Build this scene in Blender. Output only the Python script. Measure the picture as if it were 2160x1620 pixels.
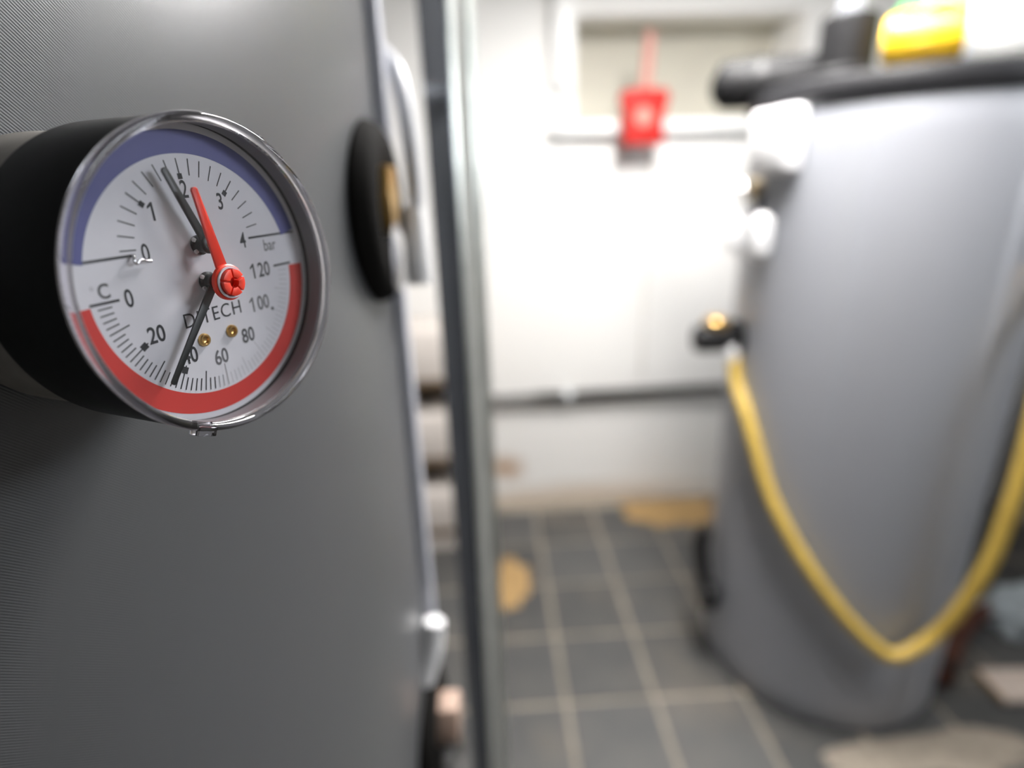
import bpy, bmesh, math, random
from mathutils import Vector, Matrix

random.seed(7)
for o in list(bpy.data.objects):
    bpy.data.objects.remove(o, do_unlink=True)
scene = bpy.context.scene
COL = scene.collection
R_ = math.radians

# ------------------------------------------------------------------ camera
PITCH, YAW, ROLL = R_(19.0), R_(2.2), R_(1.8)
FOCAL_PX = 1180.0
fw = Vector((math.sin(YAW) * math.cos(PITCH), math.cos(YAW) * math.cos(PITCH), -math.sin(PITCH)))
rt = Vector((math.cos(YAW), -math.sin(YAW), 0))
up = rt.cross(fw)
rt2 = rt * math.cos(ROLL) - up * math.sin(ROLL)
up2 = up * math.cos(ROLL) + rt * math.sin(ROLL)
cam_data = bpy.data.cameras.new('camera')
cam = bpy.data.objects.new('camera', cam_data)
COL.objects.link(cam)
m = Matrix((rt2, up2, -fw)).transposed().to_4x4()
m.translation = Vector((0, 0, 1.52))
cam.matrix_world = m
cam_data.sensor_fit = 'HORIZONTAL'
cam_data.sensor_width = 36.0
cam_data.lens = FOCAL_PX / 2160 * 36.0
cam_data.clip_start = 0.01
cam_data.clip_end = 50
cam_data.dof.use_dof = True
cam_data.dof.focus_distance = 0.149
cam_data.dof.aperture_fstop = 3.6
scene.camera = cam

# ------------------------------------------------------------------ world, exposure
world = bpy.data.worlds.new('world')
scene.world = world
world.use_nodes = True
world.node_tree.nodes['Background'].inputs[0].default_value = (0.75, 0.82, 1.0, 1)
world.node_tree.nodes['Background'].inputs[1].default_value = 0.05
vs = scene.view_settings
vs.view_transform = 'Standard'
vs.look = 'None'
vs.gamma = 1.0
vs.use_curve_mapping = False
vs.exposure = 0.0
CEILING_LAMP_POWER = 122.0      # emission strength of the ceiling diffuser
WALL_LAMP_POWER = 21.0         # emission strength of the lamp on the right wall

# ------------------------------------------------------------------ materials
MATS = {}


def mat(name, col=(0.8, 0.8, 0.8), rough=0.5, metal=0.0, **kw):
    if name in MATS:
        return MATS[name]
    mt = bpy.data.materials.new(name)
    mt.use_nodes = True
    b = mt.node_tree.nodes['Principled BSDF']
    b.inputs['Base Color'].default_value = (*col, 1)
    b.inputs['Roughness'].default_value = rough
    b.inputs['Metallic'].default_value = metal
    for k, v in kw.items():
        b.inputs[k.replace('_', ' ')].default_value = v
    MATS[name] = mt
    return mt


def noisy(name, c1, c2, scale, rough=0.6, metal=0.0, bump=0.0, detail=4, lo=0.35, hi=0.65, stretch=(1, 1, 1), **kw):
    """two-tone noise material in object space"""
    if name in MATS:
        return MATS[name]
    mt = mat(name, c1, rough, metal, **kw)
    nt = mt.node_tree
    b = nt.nodes['Principled BSDF']
    tc = nt.nodes.new('ShaderNodeTexCoord')
    mp = nt.nodes.new('ShaderNodeMapping')
    mp.inputs['Scale'].default_value = stretch
    nz = nt.nodes.new('ShaderNodeTexNoise')
    nz.inputs['Scale'].default_value = scale
    nz.inputs['Detail'].default_value = detail
    rp = nt.nodes.new('ShaderNodeValToRGB')
    rp.color_ramp.elements[0].position = lo
    rp.color_ramp.elements[0].color = (*c1, 1)
    rp.color_ramp.elements[1].position = hi
    rp.color_ramp.elements[1].color = (*c2, 1)
    nt.links.new(tc.outputs['Object'], mp.inputs['Vector'])
    nt.links.new(mp.outputs['Vector'], nz.inputs['Vector'])
    nt.links.new(nz.outputs['Fac'], rp.inputs['Fac'])
    nt.links.new(rp.outputs['Color'], b.inputs['Base Color'])
    if bump:
        bp = nt.nodes.new('ShaderNodeBump')
        bp.inputs['Strength'].default_value = bump
        bp.inputs['Distance'].default_value = 0.002
        nt.links.new(nz.outputs['Fac'], bp.inputs['Height'])
        nt.links.new(bp.outputs['Normal'], b.inputs['Normal'])
    return mt


def emit(name, col, strength):
    mt = bpy.data.materials.new(name)
    mt.use_nodes = True
    nt = mt.node_tree
    nt.nodes.clear()
    e = nt.nodes.new('ShaderNodeEmission')
    e.inputs[0].default_value = (*col, 1)
    e.inputs[1].default_value = strength
    o = nt.nodes.new('ShaderNodeOutputMaterial')
    nt.links.new(e.outputs[0], o.inputs[0])
    MATS[name] = mt
    return mt


def jacket_material(name, c1, c2, rough, weave_scale, weave_bump, spec=0.5, smudge=3.0):
    """foil jacket: faint smudges plus a fine woven relief laid out in metres of its own UV"""
    mt = mat(name, c1, rough)
    nt = mt.node_tree
    b = nt.nodes['Principled BSDF']
    b.inputs['Specular IOR Level'].default_value = spec
    uv = nt.nodes.new('ShaderNodeUVMap')
    wv = nt.nodes.new('ShaderNodeTexWave')
    wv.wave_type = 'BANDS'
    wv.bands_direction = 'DIAGONAL'
    wv.inputs['Scale'].default_value = weave_scale
    nt.links.new(uv.outputs['UV'], wv.inputs['Vector'])
    bp = nt.nodes.new('ShaderNodeBump')
    bp.inputs['Strength'].default_value = weave_bump
    bp.inputs['Distance'].default_value = 0.0003
    nt.links.new(wv.outputs['Fac'], bp.inputs['Height'])
    nt.links.new(bp.outputs['Normal'], b.inputs['Normal'])
    nz = nt.nodes.new('ShaderNodeTexNoise')
    nz.inputs['Scale'].default_value = smudge
    nz.inputs['Detail'].default_value = 3
    nt.links.new(uv.outputs['UV'], nz.inputs['Vector'])
    rp = nt.nodes.new('ShaderNodeValToRGB')
    rp.color_ramp.elements[0].position = 0.35
    rp.color_ramp.elements[0].color = (*c1, 1)
    rp.color_ramp.elements[1].position = 0.7
    rp.color_ramp.elements[1].color = (*c2, 1)
    nt.links.new(nz.outputs['Fac'], rp.inputs['Fac'])
    nt.links.new(rp.outputs['Color'], b.inputs['Base Color'])
    return mt


jacket_dark = jacket_material('dark grey woven jacket', (0.086, 0.088, 0.092), (0.097, 0.099, 0.103), 0.31, 560, 0.28, 0.55)
jacket_light = jacket_material('silver grey jacket', (0.33, 0.34, 0.37), (0.345, 0.355, 0.385), 0.36, 300, 0.05, 0.5)
wall_white = noisy('white wall paint', (0.84, 0.83, 0.81), (0.80, 0.79, 0.77), 3.0, 0.7, bump=0.05)
ceiling_white = noisy('ceiling paint', (0.60, 0.59, 0.58), (0.56, 0.55, 0.54), 2.0, 0.8)
beige_board = noisy('beige board', (0.58, 0.555, 0.47), (0.54, 0.515, 0.44), 6.0, 0.6)
concrete = noisy('grey concrete wall', (0.30, 0.295, 0.285), (0.25, 0.245, 0.24), 4.0, 0.85, bump=0.2)
trim_white = mat('white trim paint', (0.85, 0.85, 0.84), 0.35)
grout = noisy('dusty grout', (0.33, 0.29, 0.235), (0.24, 0.21, 0.17), 14.0, 0.9, bump=0.2)
galvanised = noisy('galvanised steel', (0.62, 0.64, 0.60), (0.50, 0.52, 0.49), 30.0, 0.32, 0.85)
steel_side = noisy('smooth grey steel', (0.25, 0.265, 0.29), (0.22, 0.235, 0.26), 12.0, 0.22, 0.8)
black_plastic = mat('black plastic', (0.007, 0.007, 0.0075), 0.45, Specular_IOR_Level=0.3)
black_rubber = mat('black rubber', (0.008, 0.0075, 0.007), 0.8, Specular_IOR_Level=0.04)
black_foam = noisy('black foam insulation', (0.006, 0.006, 0.0065), (0.010, 0.010, 0.011), 20, 0.6, Specular_IOR_Level=0.2)
black_lid = noisy('black lid plastic', (0.014, 0.014, 0.016), (0.02, 0.02, 0.022), 8, 0.45, Specular_IOR_Level=0.35)
brass = noisy('brass', (0.72, 0.47, 0.17), (0.60, 0.38, 0.13), 60, 0.28, 1.0)
chrome = mat('chrome', (0.75, 0.75, 0.76), 0.15, 1.0)
collar_metal = noisy('dull metal', (0.42, 0.40, 0.37), (0.35, 0.335, 0.31), 60, 0.4, 0.7)
white_plastic = mat('white plastic', (0.83, 0.83, 0.84), 0.35)
pale_pipe = mat('pale grey pipe', (0.62, 0.63, 0.66), 0.35)
red_plastic = mat('red plastic', (0.40, 0.014, 0.010), 0.6, Specular_IOR_Level=0.25)
pink_plastic = mat('faded pink plastic', (0.48, 0.22, 0.18), 0.6)
knob_red = mat('bright red plastic', (0.84, 0.055, 0.028), 0.35)
hose_yellow = noisy('yellow hose', (0.58, 0.40, 0.08), (0.50, 0.34, 0.07), 18, 0.45)
cap_yellow = mat('yellow plastic', (0.90, 0.56, 0.02), 0.35)
green_plastic = mat('green plastic', (0.10, 0.42, 0.14), 0.5)
dial_white = noisy('dial enamel', (0.76, 0.76, 0.80), (0.74, 0.74, 0.78), 200, 0.5)
ink = mat('dial ink', (0.030, 0.032, 0.036), 0.6)
ink_worn = mat('rubbed dial ink', (0.40, 0.40, 0.42), 0.6)
ink_faint = mat('nearly gone dial ink', (0.60, 0.60, 0.63), 0.6)
band_blue = mat('blue scale print', (0.105, 0.115, 0.31), 0.55)
band_red = mat('red scale print', (0.66, 0.045, 0.035), 0.55)
needle_black = mat('needle black', (0.018, 0.022, 0.022), 0.4)
sand = noisy('tan sand', (0.42, 0.27, 0.115), (0.33, 0.21, 0.09), 40, 0.95, bump=0.5)
wood_brown = noisy('brown wood', (0.10, 0.065, 0.035), (0.15, 0.10, 0.055), 8, 0.7, stretch=(1, 8, 8))
carton_pale = noisy('pale carton', (0.66, 0.61, 0.57), (0.60, 0.55, 0.51), 6, 0.7)
plank_pale = noisy('pale plank', (0.62, 0.52, 0.45), (0.54, 0.45, 0.39), 5, 0.7, stretch=(8, 1, 1))
copper_dark = noisy('tarnished copper', (0.12, 0.045, 0.03), (0.18, 0.07, 0.045), 14, 0.45, 0.6)
cloth_grey = noisy('grey cloth', (0.40, 0.45, 0.48), (0.50, 0.55, 0.58), 9, 0.9)
lamp_housing = mat('lamp housing', (0.8, 0.8, 0.8), 0.5)
lamp_cool = emit('ceiling lamp diffuser', (1.0, 0.975, 0.95), CEILING_LAMP_POWER)
lamp_side = emit('wall lamp diffuser', (0.90, 0.95, 1.0), WALL_LAMP_POWER)


def tile_material():
    mt = noisy('slate grey tile', (0.058, 0.059, 0.060), (0.082, 0.080, 0.076), 6.0, 0.5, bump=0.15, lo=0.3, hi=0.75)
    nt = mt.node_tree
    b = nt.nodes['Principled BSDF']
    src = b.inputs['Base Color'].links[0].from_socket
    oi = nt.nodes.new('ShaderNodeObjectInfo')
    mr = nt.nodes.new('ShaderNodeMapRange')
    mr.inputs['To Min'].default_value = 0.82
    mr.inputs['To Max'].default_value = 1.15
    nt.links.new(oi.outputs['Random'], mr.inputs['Value'])
    # dust film with patches of its own, laid out over the floor
    geo = nt.nodes.new('ShaderNodeNewGeometry')
    nz = nt.nodes.new('ShaderNodeTexNoise')
    nz.inputs['Scale'].default_value = 2.4
    nz.inputs['Detail'].default_value = 5
    nt.links.new(geo.outputs['Position'], nz.inputs['Vector'])
    rp = nt.nodes.new('ShaderNodeMapRange')
    rp.inputs['From Min'].default_value = 0.52
    rp.inputs['From Max'].default_value = 0.72
    rp.inputs['To Max'].default_value = 0.55
    nt.links.new(nz.outputs['Fac'], rp.inputs['Value'])
    mul = nt.nodes.new('ShaderNodeVectorMath')
    mul.operation = 'SCALE'
    nt.links.new(src, mul.inputs[0])
    nt.links.new(mr.outputs['Result'], mul.inputs['Scale'])
    mx = nt.nodes.new('ShaderNodeMix')
    mx.data_type = 'RGBA'
    mx.inputs[7].default_value = (0.16, 0.137, 0.11, 1)
    nt.links.new(rp.outputs['Result'], mx.inputs[0])
    nt.links.new(mul.outputs['Vector'], mx.inputs[6])
    nt.links.new(mx.outputs[2], b.inputs['Base Color'])
    return mt


def far_wall_material():
    """white paint with a brown stain and splashes near the floor"""
    mt = bpy.data.materials.new('white wall paint with damp stains')
    mt.use_nodes = True
    nt = mt.node_tree
    b = nt.nodes['Principled BSDF']
    b.inputs['Roughness'].default_value = 0.7
    geo = nt.nodes.new('ShaderNodeNewGeometry')

    def blob(cx, cz, sx, sz, seed):
        mp = nt.nodes.new('ShaderNodeMapping')
        mp.vector_type = 'TEXTURE'
        mp.inputs['Location'].default_value = (cx, 2.53, cz)
        mp.inputs['Scale'].default_value = (sx, 5, sz)
        nt.links.new(geo.outputs['Position'], mp.inputs['Vector'])
        nz = nt.nodes.new('ShaderNodeTexNoise')
        nz.inputs['Scale'].default_value = 1.8
        nt.links.new(mp.outputs['Vector'], nz.inputs['Vector'])
        ln = nt.nodes.new('ShaderNodeVectorMath')
        ln.operation = 'LENGTH'
        nt.links.new(mp.outputs['Vector'], ln.inputs[0])
        ad = nt.nodes.new('ShaderNodeMath')
        ad.operation = 'ADD'
        nt.links.new(ln.outputs['Value'], ad.inputs[0])
        nt.links.new(nz.outputs['Fac'], ad.inputs[1])
        mr = nt.nodes.new('ShaderNodeMapRange')
        mr.inputs['From Min'].default_value = 1.5
        mr.inputs['From Max'].default_value = 0.8
        nt.links.new(ad.outputs[0], mr.inputs['Value'])
        return mr.outputs['Result']

    s1 = blob(0.05, 0.20, 0.13, 0.09, 1)
    s2 = blob(0.45, 0.0, 0.9, 0.12, 2)
    prev = None
    col = (0.84, 0.83, 0.81, 1)
    for s, c in ((s2, (0.62, 0.53, 0.44, 1)), (s1, (0.50, 0.36, 0.25, 1))):
        mx = nt.nodes.new('ShaderNodeMix')
        mx.data_type = 'RGBA'
        if prev is None:
            mx.inputs[6].default_value = col
        else:
            nt.links.new(prev, mx.inputs[6])
        mx.inputs[7].default_value = c
        nt.links.new(s, mx.inputs[0])
        prev = mx.outputs[2]
    nt.links.new(prev, b.inputs['Base Color'])
    return mt


def clear_pane_material():
    mt = bpy.data.materials.new('clear window')
    mt.use_nodes = True
    nt = mt.node_tree
    nt.nodes.clear()
    tr = nt.nodes.new('ShaderNodeBsdfTransparent')
    tr.inputs[0].default_value = (0.97, 0.97, 0.985, 1)
    gl = nt.nodes.new('ShaderNodeBsdfGlossy')
    gl.inputs['Roughness'].default_value = 0.06
    lw = nt.nodes.new('ShaderNodeLayerWeight')
    lw.inputs['Blend'].default_value = 0.5
    pw = nt.nodes.new('ShaderNodeMath')
    pw.operation = 'POWER'
    pw.inputs[1].default_value = 5.0
    nt.links.new(lw.outputs['Facing'], pw.inputs[0])
    fr = nt.nodes.new('ShaderNodeMath')
    fr.operation = 'MULTIPLY_ADD'
    fr.inputs[1].default_value = 0.94
    fr.inputs[2].default_value = 0.05
    nt.links.new(pw.outputs[0], fr.inputs[0])
    mx = nt.nodes.new('ShaderNodeMixShader')
    o = nt.nodes.new('ShaderNodeOutputMaterial')
    nt.links.new(fr.outputs[0], mx.inputs[0])
    nt.links.new(tr.outputs[0], mx.inputs[1])
    nt.links.new(gl.outputs[0], mx.inputs[2])
    nt.links.new(mx.outputs[0], o.inputs[0])
    return mt


slate_tile = tile_material()
far_wall_paint = far_wall_material()
clear_pane = clear_pane_material()
clear_rim = mat('clear moulded plastic', (0.93, 0.91, 0.96), 0.05, Transmission_Weight=1.0, IOR=1.47)


def worn_print_material():
    """dial ink rubbed away along the lower edge of a numeral (generated 0..1 height)"""
    mt = mat('half rubbed ink', (0.05, 0.05, 0.055), 0.6)
    nt = mt.node_tree
    b = nt.nodes['Principled BSDF']
    tc = nt.nodes.new('ShaderNodeTexCoord')
    nz = nt.nodes.new('ShaderNodeTexNoise')
    nz.inputs['Scale'].default_value = 5
    sp = nt.nodes.new('ShaderNodeSeparateXYZ')
    nt.links.new(tc.outputs['Generated'], sp.inputs[0])
    nt.links.new(tc.outputs['Generated'], nz.inputs['Vector'])
    ad = nt.nodes.new('ShaderNodeMath')
    ad.operation = 'MULTIPLY_ADD'
    ad.inputs[1].default_value = 0.5
    nt.links.new(nz.outputs['Fac'], ad.inputs[0])
    nt.links.new(sp.outputs['Y'], ad.inputs[2])
    rp = nt.nodes.new('ShaderNodeValToRGB')
    rp.color_ramp.elements[0].position = 0.30
    rp.color_ramp.elements[0].color = (0.58, 0.58, 0.61, 1)
    rp.color_ramp.elements[1].position = 0.72
    rp.color_ramp.elements[1].color = (0.05, 0.05, 0.055, 1)
    nt.links.new(ad.outputs[0], rp.inputs['Fac'])
    nt.links.new(rp.outputs['Color'], b.inputs['Base Color'])
    return mt


half_rubbed = worn_print_material()

# ------------------------------------------------------------------ mesh helpers


class MB:
    """collects shapes in one bmesh, builds one mesh object"""

    def __init__(self):
        self.bm = bmesh.new()

    def box(self, c, s, bev=0.0, rot=None, seg=2):
        tmp = bmesh.new()
        bmesh.ops.create_cube(tmp, size=1.0)
        bmesh.ops.scale(tmp, vec=s, verts=tmp.verts)
        if bev > 0:
            bmesh.ops.bevel(tmp, geom=list(tmp.edges), offset=bev, segments=seg, affect='EDGES', profile=0.5)
        M = Matrix.Translation(c)
        if rot is not None:
            M = M @ rot.to_4x4()
        bmesh.ops.transform(tmp, matrix=M, verts=tmp.verts)
        self._merge(tmp)
        return self

    def _merge(self, tmp):
        me = bpy.data.meshes.new('tmp')
        tmp.to_mesh(me)
        tmp.free()
        self.bm.from_mesh(me)
        bpy.data.meshes.remove(me)

    def lathe(self, prof, seg=48, M=None, closed=False, arc=None, uv=False):
        """prof: list of (radius, height) about local z"""
        tmp = bmesh.new()
        a0, a1 = (0, 2 * math.pi) if arc is None else arc
        full = arc is None
        n = seg if full else seg + 1
        rings = []
        for i in range(n):
            a = a0 + (a1 - a0) * i / seg
            ring = []
            for (r, z) in prof:
                ring.append(tmp.verts.new((r * math.cos(a), r * math.sin(a), z)))
            rings.append(ring)
        cnt = n if full else n - 1
        k = len(prof)
        for i in range(cnt):
            A, B = rings[i], rings[(i + 1) % n]
            for j in range(k if closed else k - 1):
                j2 = (j + 1) % k
                try:
                    tmp.faces.new((A[j], B[j], B[j2], A[j2]))
                except ValueError:
                    pass
        if not full and closed:
            tmp.faces.new(rings[0])
            tmp.faces.new(list(reversed(rings[-1])))
        bmesh.ops.remove_doubles(tmp, verts=tmp.verts, dist=1e-7)
        bmesh.ops.recalc_face_normals(tmp, faces=tmp.faces)
        if M is not None:
            bmesh.ops.transform(tmp, matrix=M, verts=tmp.verts)
        self._merge(tmp)
        return self

    def tube(self, pts, rad, seg=14, smooth=6, caps=True):
        """round tube along a Catmull-Rom path; rad a number or a list per point"""
        P = [Vector(p) for p in pts]
        rr = rad if isinstance(rad, (list, tuple)) else [rad] * len(P)
        if smooth > 1 and len(P) > 2:
            Q, RR = [], []
            ext = [P[0] * 2 - P[1]] + P + [P[-1] * 2 - P[-2]]
            for i in range(1, len(ext) - 2):
                p0, p1, p2, p3 = ext[i - 1:i + 3]
                for s in range(smooth):
                    t = s / smooth
                    Q.append(0.5 * ((2 * p1) + (-p0 + p2) * t + (2 * p0 - 5 * p1 + 4 * p2 - p3) * t * t + (-p0 + 3 * p1 - 3 * p2 + p3) * t ** 3))
                    RR.append(rr[i - 1] * (1 - t) + rr[i] * t)
            Q.append(P[-1])
            RR.append(rr[-1])
        else:
            Q, RR = P, rr
        tmp = bmesh.new()
        T = (Q[1] - Q[0]).normalized()
        N = T.orthogonal().normalized()
        rings = []
        for i, p in enumerate(Q):
            if i == 0:
                Tn = T
            elif i == len(Q) - 1:
                Tn = (Q[-1] - Q[-2]).normalized()
            else:
                Tn = (Q[i + 1] - Q[i - 1]).normalized()
            N = (N - Tn * N.dot(Tn)).normalized()
            Bn = Tn.cross(N)
            rings.append([tmp.verts.new(p + (N * math.cos(2 * math.pi * k / seg) + Bn * math.sin(2 * math.pi * k / seg)) * RR[i]) for k in range(seg)])
        for i in range(len(rings) - 1):
            for k in range(seg):
                tmp.faces.new((rings[i][k], rings[i][(k + 1) % seg], rings[i + 1][(k + 1) % seg], rings[i + 1][k]))
        if caps:
            tmp.faces.new(list(reversed(rings[0])))
            tmp.faces.new(rings[-1])
        bmesh.ops.recalc_face_normals(tmp, faces=tmp.faces)
        self._merge(tmp)
        return self

    def prism(self, pts, z0, z1, M=None, bev=0.0):
        """flat outline in xy extruded from z0 to z1"""
        tmp = bmesh.new()
        lo = [tmp.verts.new((x, y, z0)) for x, y in pts]
        hi = [tmp.verts.new((x, y, z1)) for x, y in pts]
        n = len(pts)
        tmp.faces.new(list(reversed(lo)))
        tmp.faces.new(hi)
        for i in range(n):
            tmp.faces.new((lo[i], lo[(i + 1) % n], hi[(i + 1) % n], hi[i]))
        bmesh.ops.recalc_face_normals(tmp, faces=tmp.faces)
        if bev:
            bmesh.ops.bevel(tmp, geom=list(tmp.edges), offset=bev, segments=2, affect='EDGES', profile=0.5)
        if M is not None:
            bmesh.ops.transform(tmp, matrix=M, verts=tmp.verts)
        self._merge(tmp)
        return self

    def mesh(self, name, angle=40):
        me = bpy.data.meshes.new(name)
        self.bm.to_mesh(me)
        self.bm.free()
        for p in me.polygons:
            p.use_smooth = True
        me.set_sharp_from_angle(angle=R_(angle))
        return me

    def build(self, name, material, parent=None, angle=40):
        return obj(name, self.mesh(name, angle), material, parent)


def obj(name, me, material=None, parent=None):
    o = bpy.data.objects.new(name, me)
    COL.objects.link(o)
    if material is not None:
        me.materials.clear()
        me.materials.append(material)
    if parent is not None:
        o.parent = parent
    return o


def tag(o, label=None, cat=None, group=None, kind=None):
    if label:
        o['label'] = label
    if cat:
        o['category'] = cat
    if group:
        o['group'] = group
    if kind:
        o['kind'] = kind
    return o


def thing(name, label, cat, loc=(0, 0, 0), M=None, group=None):
    o = bpy.data.objects.new(name, None)
    COL.objects.link(o)
    o.empty_display_size = 0.05
    if M is not None:
        o.matrix_world = M
    else:
        o.location = loc
    return tag(o, label, cat, group)


def frame(origin, x=None, y=None, z=None):
    """4x4 frame from an origin and two axes"""
    if z is not None and x is not None:
        z = Vector(z).normalized()
        x = Vector(x)
        x = (x - z * x.dot(z)).normalized()
        y = z.cross(x)
    elif z is not None and y is not None:
        z = Vector(z).normalized()
        y = Vector(y)
        y = (y - z * y.dot(z)).normalized()
        x = y.cross(z)
    M = Matrix((x, y, z)).transposed().to_4x4()
    M.translation = Vector(origin)
    return M


def axis_frame(origin, z):
    z = Vector(z).normalized()
    ref = Vector((0, 0, 1)) if abs(z.z) < 0.9 else Vector((1, 0, 0))
    return frame(origin, y=ref, z=z)


# ------------------------------------------------------------------ the room
X0, X1, Y0, Y1, ZC = -1.60, 2.45, -1.30, 2.53, 2.38
T = 0.28      # tile pitch
TX, TY = 0.19, 1.32


def structure(name, mb, material):
    return tag(mb.build(name, material, None, 30), kind='structure')


floor = structure('floor', MB().box(((X0 + X1) / 2, (Y0 + Y1) / 2, -0.06), (X1 - X0, Y1 - Y0, 0.12)), grout)
tile_mesh = MB().box((0, 0, 0.0), (0.266, 0.266, 0.008), 0.002, seg=1).mesh('tile')
tile_mesh.materials.append(slate_tile)
kx0 = math.ceil((X0 - TX) / T)
kx1 = math.floor((X1 - TX) / T)
ky0 = math.ceil((Y0 - TY) / T)
ky1 = math.floor((Y1 - TY) / T)
for i in range(kx0, kx1):
    for j in range(ky0, ky1):
        t = bpy.data.objects.new('tile', tile_mesh)
        COL.objects.link(t)
        t.parent = floor
        t.location = (TX + (i + 0.5) * T, TY + (j + 0.5) * T, 0.0005 + random.uniform(-0.0005, 0.0012))
        t.rotation_euler = (0, 0, random.uniform(-0.004, 0.004))

structure('ceiling', MB().box(((X0 + X1) / 2, (Y0 + Y1) / 2, ZC + 0.05), (X1 - X0 + 0.4, Y1 - Y0 + 0.4, 0.1)), ceiling_white)
structure('wall_left', MB().box((X0 - 0.06, (Y0 + Y1) / 2, ZC / 2), (0.12, Y1 - Y0, ZC)), concrete)
structure('wall_right', MB().box((X1 + 0.06, (Y0 + Y1) / 2, ZC / 2), (0.12, Y1 - Y0, ZC)), concrete)
structure('wall_back', MB().box(((X0 + X1) / 2, Y0 - 0.06, ZC / 2), (X1 - X0 + 0.24, 0.12, ZC)), concrete)
# far wall with the recess above the sill
NX0, NX1, NZ0, NZ1, ND = 0.392, 1.315, 1.775, 2.165, 0.24
w = MB()
w.box(((X0 - 0.12 + NX0) / 2, Y1 + 0.06, ZC / 2), (NX0 - X0 + 0.12, 0.12, ZC))
w.box(((X1 + 0.12 + NX1) / 2, Y1 + 0.06, ZC / 2), (X1 - NX1 + 0.12, 0.12, ZC))
w.box(((NX0 + NX1) / 2, Y1 + 0.06, NZ0 / 2), (NX1 - NX0, 0.12, NZ0))
w.box(((NX0 + NX1) / 2, Y1 + 0.06, (NZ1 + ZC) / 2), (NX1 - NX0, 0.12, ZC - NZ1))
structure('wall_far', w, far_wall_paint)
# reveals of the recess
rv = MB()
rv.box((NX0 - 0.02, Y1 + ND / 2 + 0.06, (NZ0 + NZ1) / 2), (0.04, ND - 0.12, NZ1 - NZ0 + 0.08))
rv.box((NX1 + 0.02, Y1 + ND / 2 + 0.06, (NZ0 + NZ1) / 2), (0.04, ND - 0.12, NZ1 - NZ0 + 0.08))
rv.box(((NX0 + NX1) / 2, Y1 + ND / 2 + 0.06, NZ0 - 0.02), (NX1 - NX0, ND - 0.12, 0.04))
structure('trim_1', rv, trim_white)
structure('trim_2', MB().box(((NX0 + NX1) / 2, Y1 + ND / 2 + 0.06, NZ1 + 0.02), (NX1 - NX0, ND - 0.12, 0.04)), beige_board)
structure('window_1', MB().box(((NX0 + NX1) / 2, Y1 + ND + 0.012, (NZ0 + NZ1) / 2), (NX1 - NX0 + 0.08, 0.024, NZ1 - NZ0 + 0.08)), beige_board)
# upright casing left of the recess, and the sill board
structure('trim_3', MB().box((0.338, Y1 - 0.022, 2.14), (0.085, 0.044, 0.47), 0.006), trim_white)
structure('trim_4', MB().box((0.80, Y1 - 0.035, 1.752), (1.02, 0.07, 0.045), 0.006), trim_white)

# ------------------------------------------------------------------ lamps the room has
lp = thing('ceiling_lamp', 'long white ceiling lamp above the tiled floor, out of the picture', 'lamp', (0.60, 1.20, ZC))
MB().box((0, 0, -0.03), (0.26, 1.02, 0.06), 0.008).build('housing', lamp_housing, lp)
MB().box((0, 0, -0.068), (0.22, 0.96, 0.016), 0.005).build('diffuser', lamp_cool, lp)
wl = thing('wall_lamp', 'white bulkhead lamp on the right wall, out of the picture', 'lamp', (X1, 0.30, 2.06))
MB().box((-0.03, 0, 0), (0.06, 0.90, 0.42), 0.01).build('housing', lamp_housing, wl)
MB().box((-0.07, 0, 0), (0.02, 0.84, 0.36), 0.008).build('diffuser', lamp_side, wl)


# ------------------------------------------------------------------ buffer tanks
def tank_jacket(name, R, z0, z1, material, parent, rnd=0.012, seg=192):
    """upright jacket with UVs in metres"""
    prof = [(R - rnd, z0), (R - rnd * 0.3, z0 + rnd * 0.3), (R, z0 + rnd)]
    n = 24
    for i in range(1, n):
        prof.append((R, z0 + rnd + (z1 - z0 - 2 * rnd) * i / n))
    prof += [(R, z1 - rnd), (R - rnd * 0.3, z1 - rnd * 0.3), (R - rnd, z1)]
    mb = MB().lathe(prof, seg)
    me = mb.mesh(name, 60)
    uvl = me.uv_layers.new(name='UVMap')
    for p in me.polygons:
        angs = [math.atan2(me.vertices[v].co.y, me.vertices[v].co.x) for v in p.vertices]
        wrap = max(angs) - min(angs) > math.pi
        for li, v, a in zip(p.loop_indices, p.vertices, angs):
            if wrap and a < 0:
                a += 2 * math.pi
            uvl.data[li].uv = (a * R, me.vertices[v].co.z)
    return obj(name, me, material, parent)


LC, LR = Vector((-0.6567, 0.4143, 0)), 0.583
lt = thing('buffer_tank', 'large dark grey buffer tank with woven jacket, filling the left side and carrying the gauge', 'tank', LC)
tank_jacket('jacket', LR, 0.05, 2.12, jacket_dark, lt, seg=256)
MB().lathe([(LR - 0.03, 0.0), (LR - 0.02, 0.0), (LR - 0.02, 0.05), (LR - 0.03, 0.06)], 96, closed=True).build('base_ring', black_plastic, lt)
MB().lathe([(0.0, 2.16), (LR - 0.02, 2.16), (LR + 0.006, 2.15), (LR + 0.006, 2.10), (LR + 0.001, 2.095)], 96).build('lid', black_lid, lt)


MB().box((LR * math.cos(R_(4)), LR * math.sin(R_(4)), 1.08), (0.018, 0.030, 2.04), 0.004, Matrix.Rotation(R_(4), 3, 'Z')).build('jacket_strip', mat('pale sheen strip', (0.42, 0.43, 0.48), 0.3), lt)  # added pale strip stands in for the wall's grazing reflection on the jacket


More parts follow.
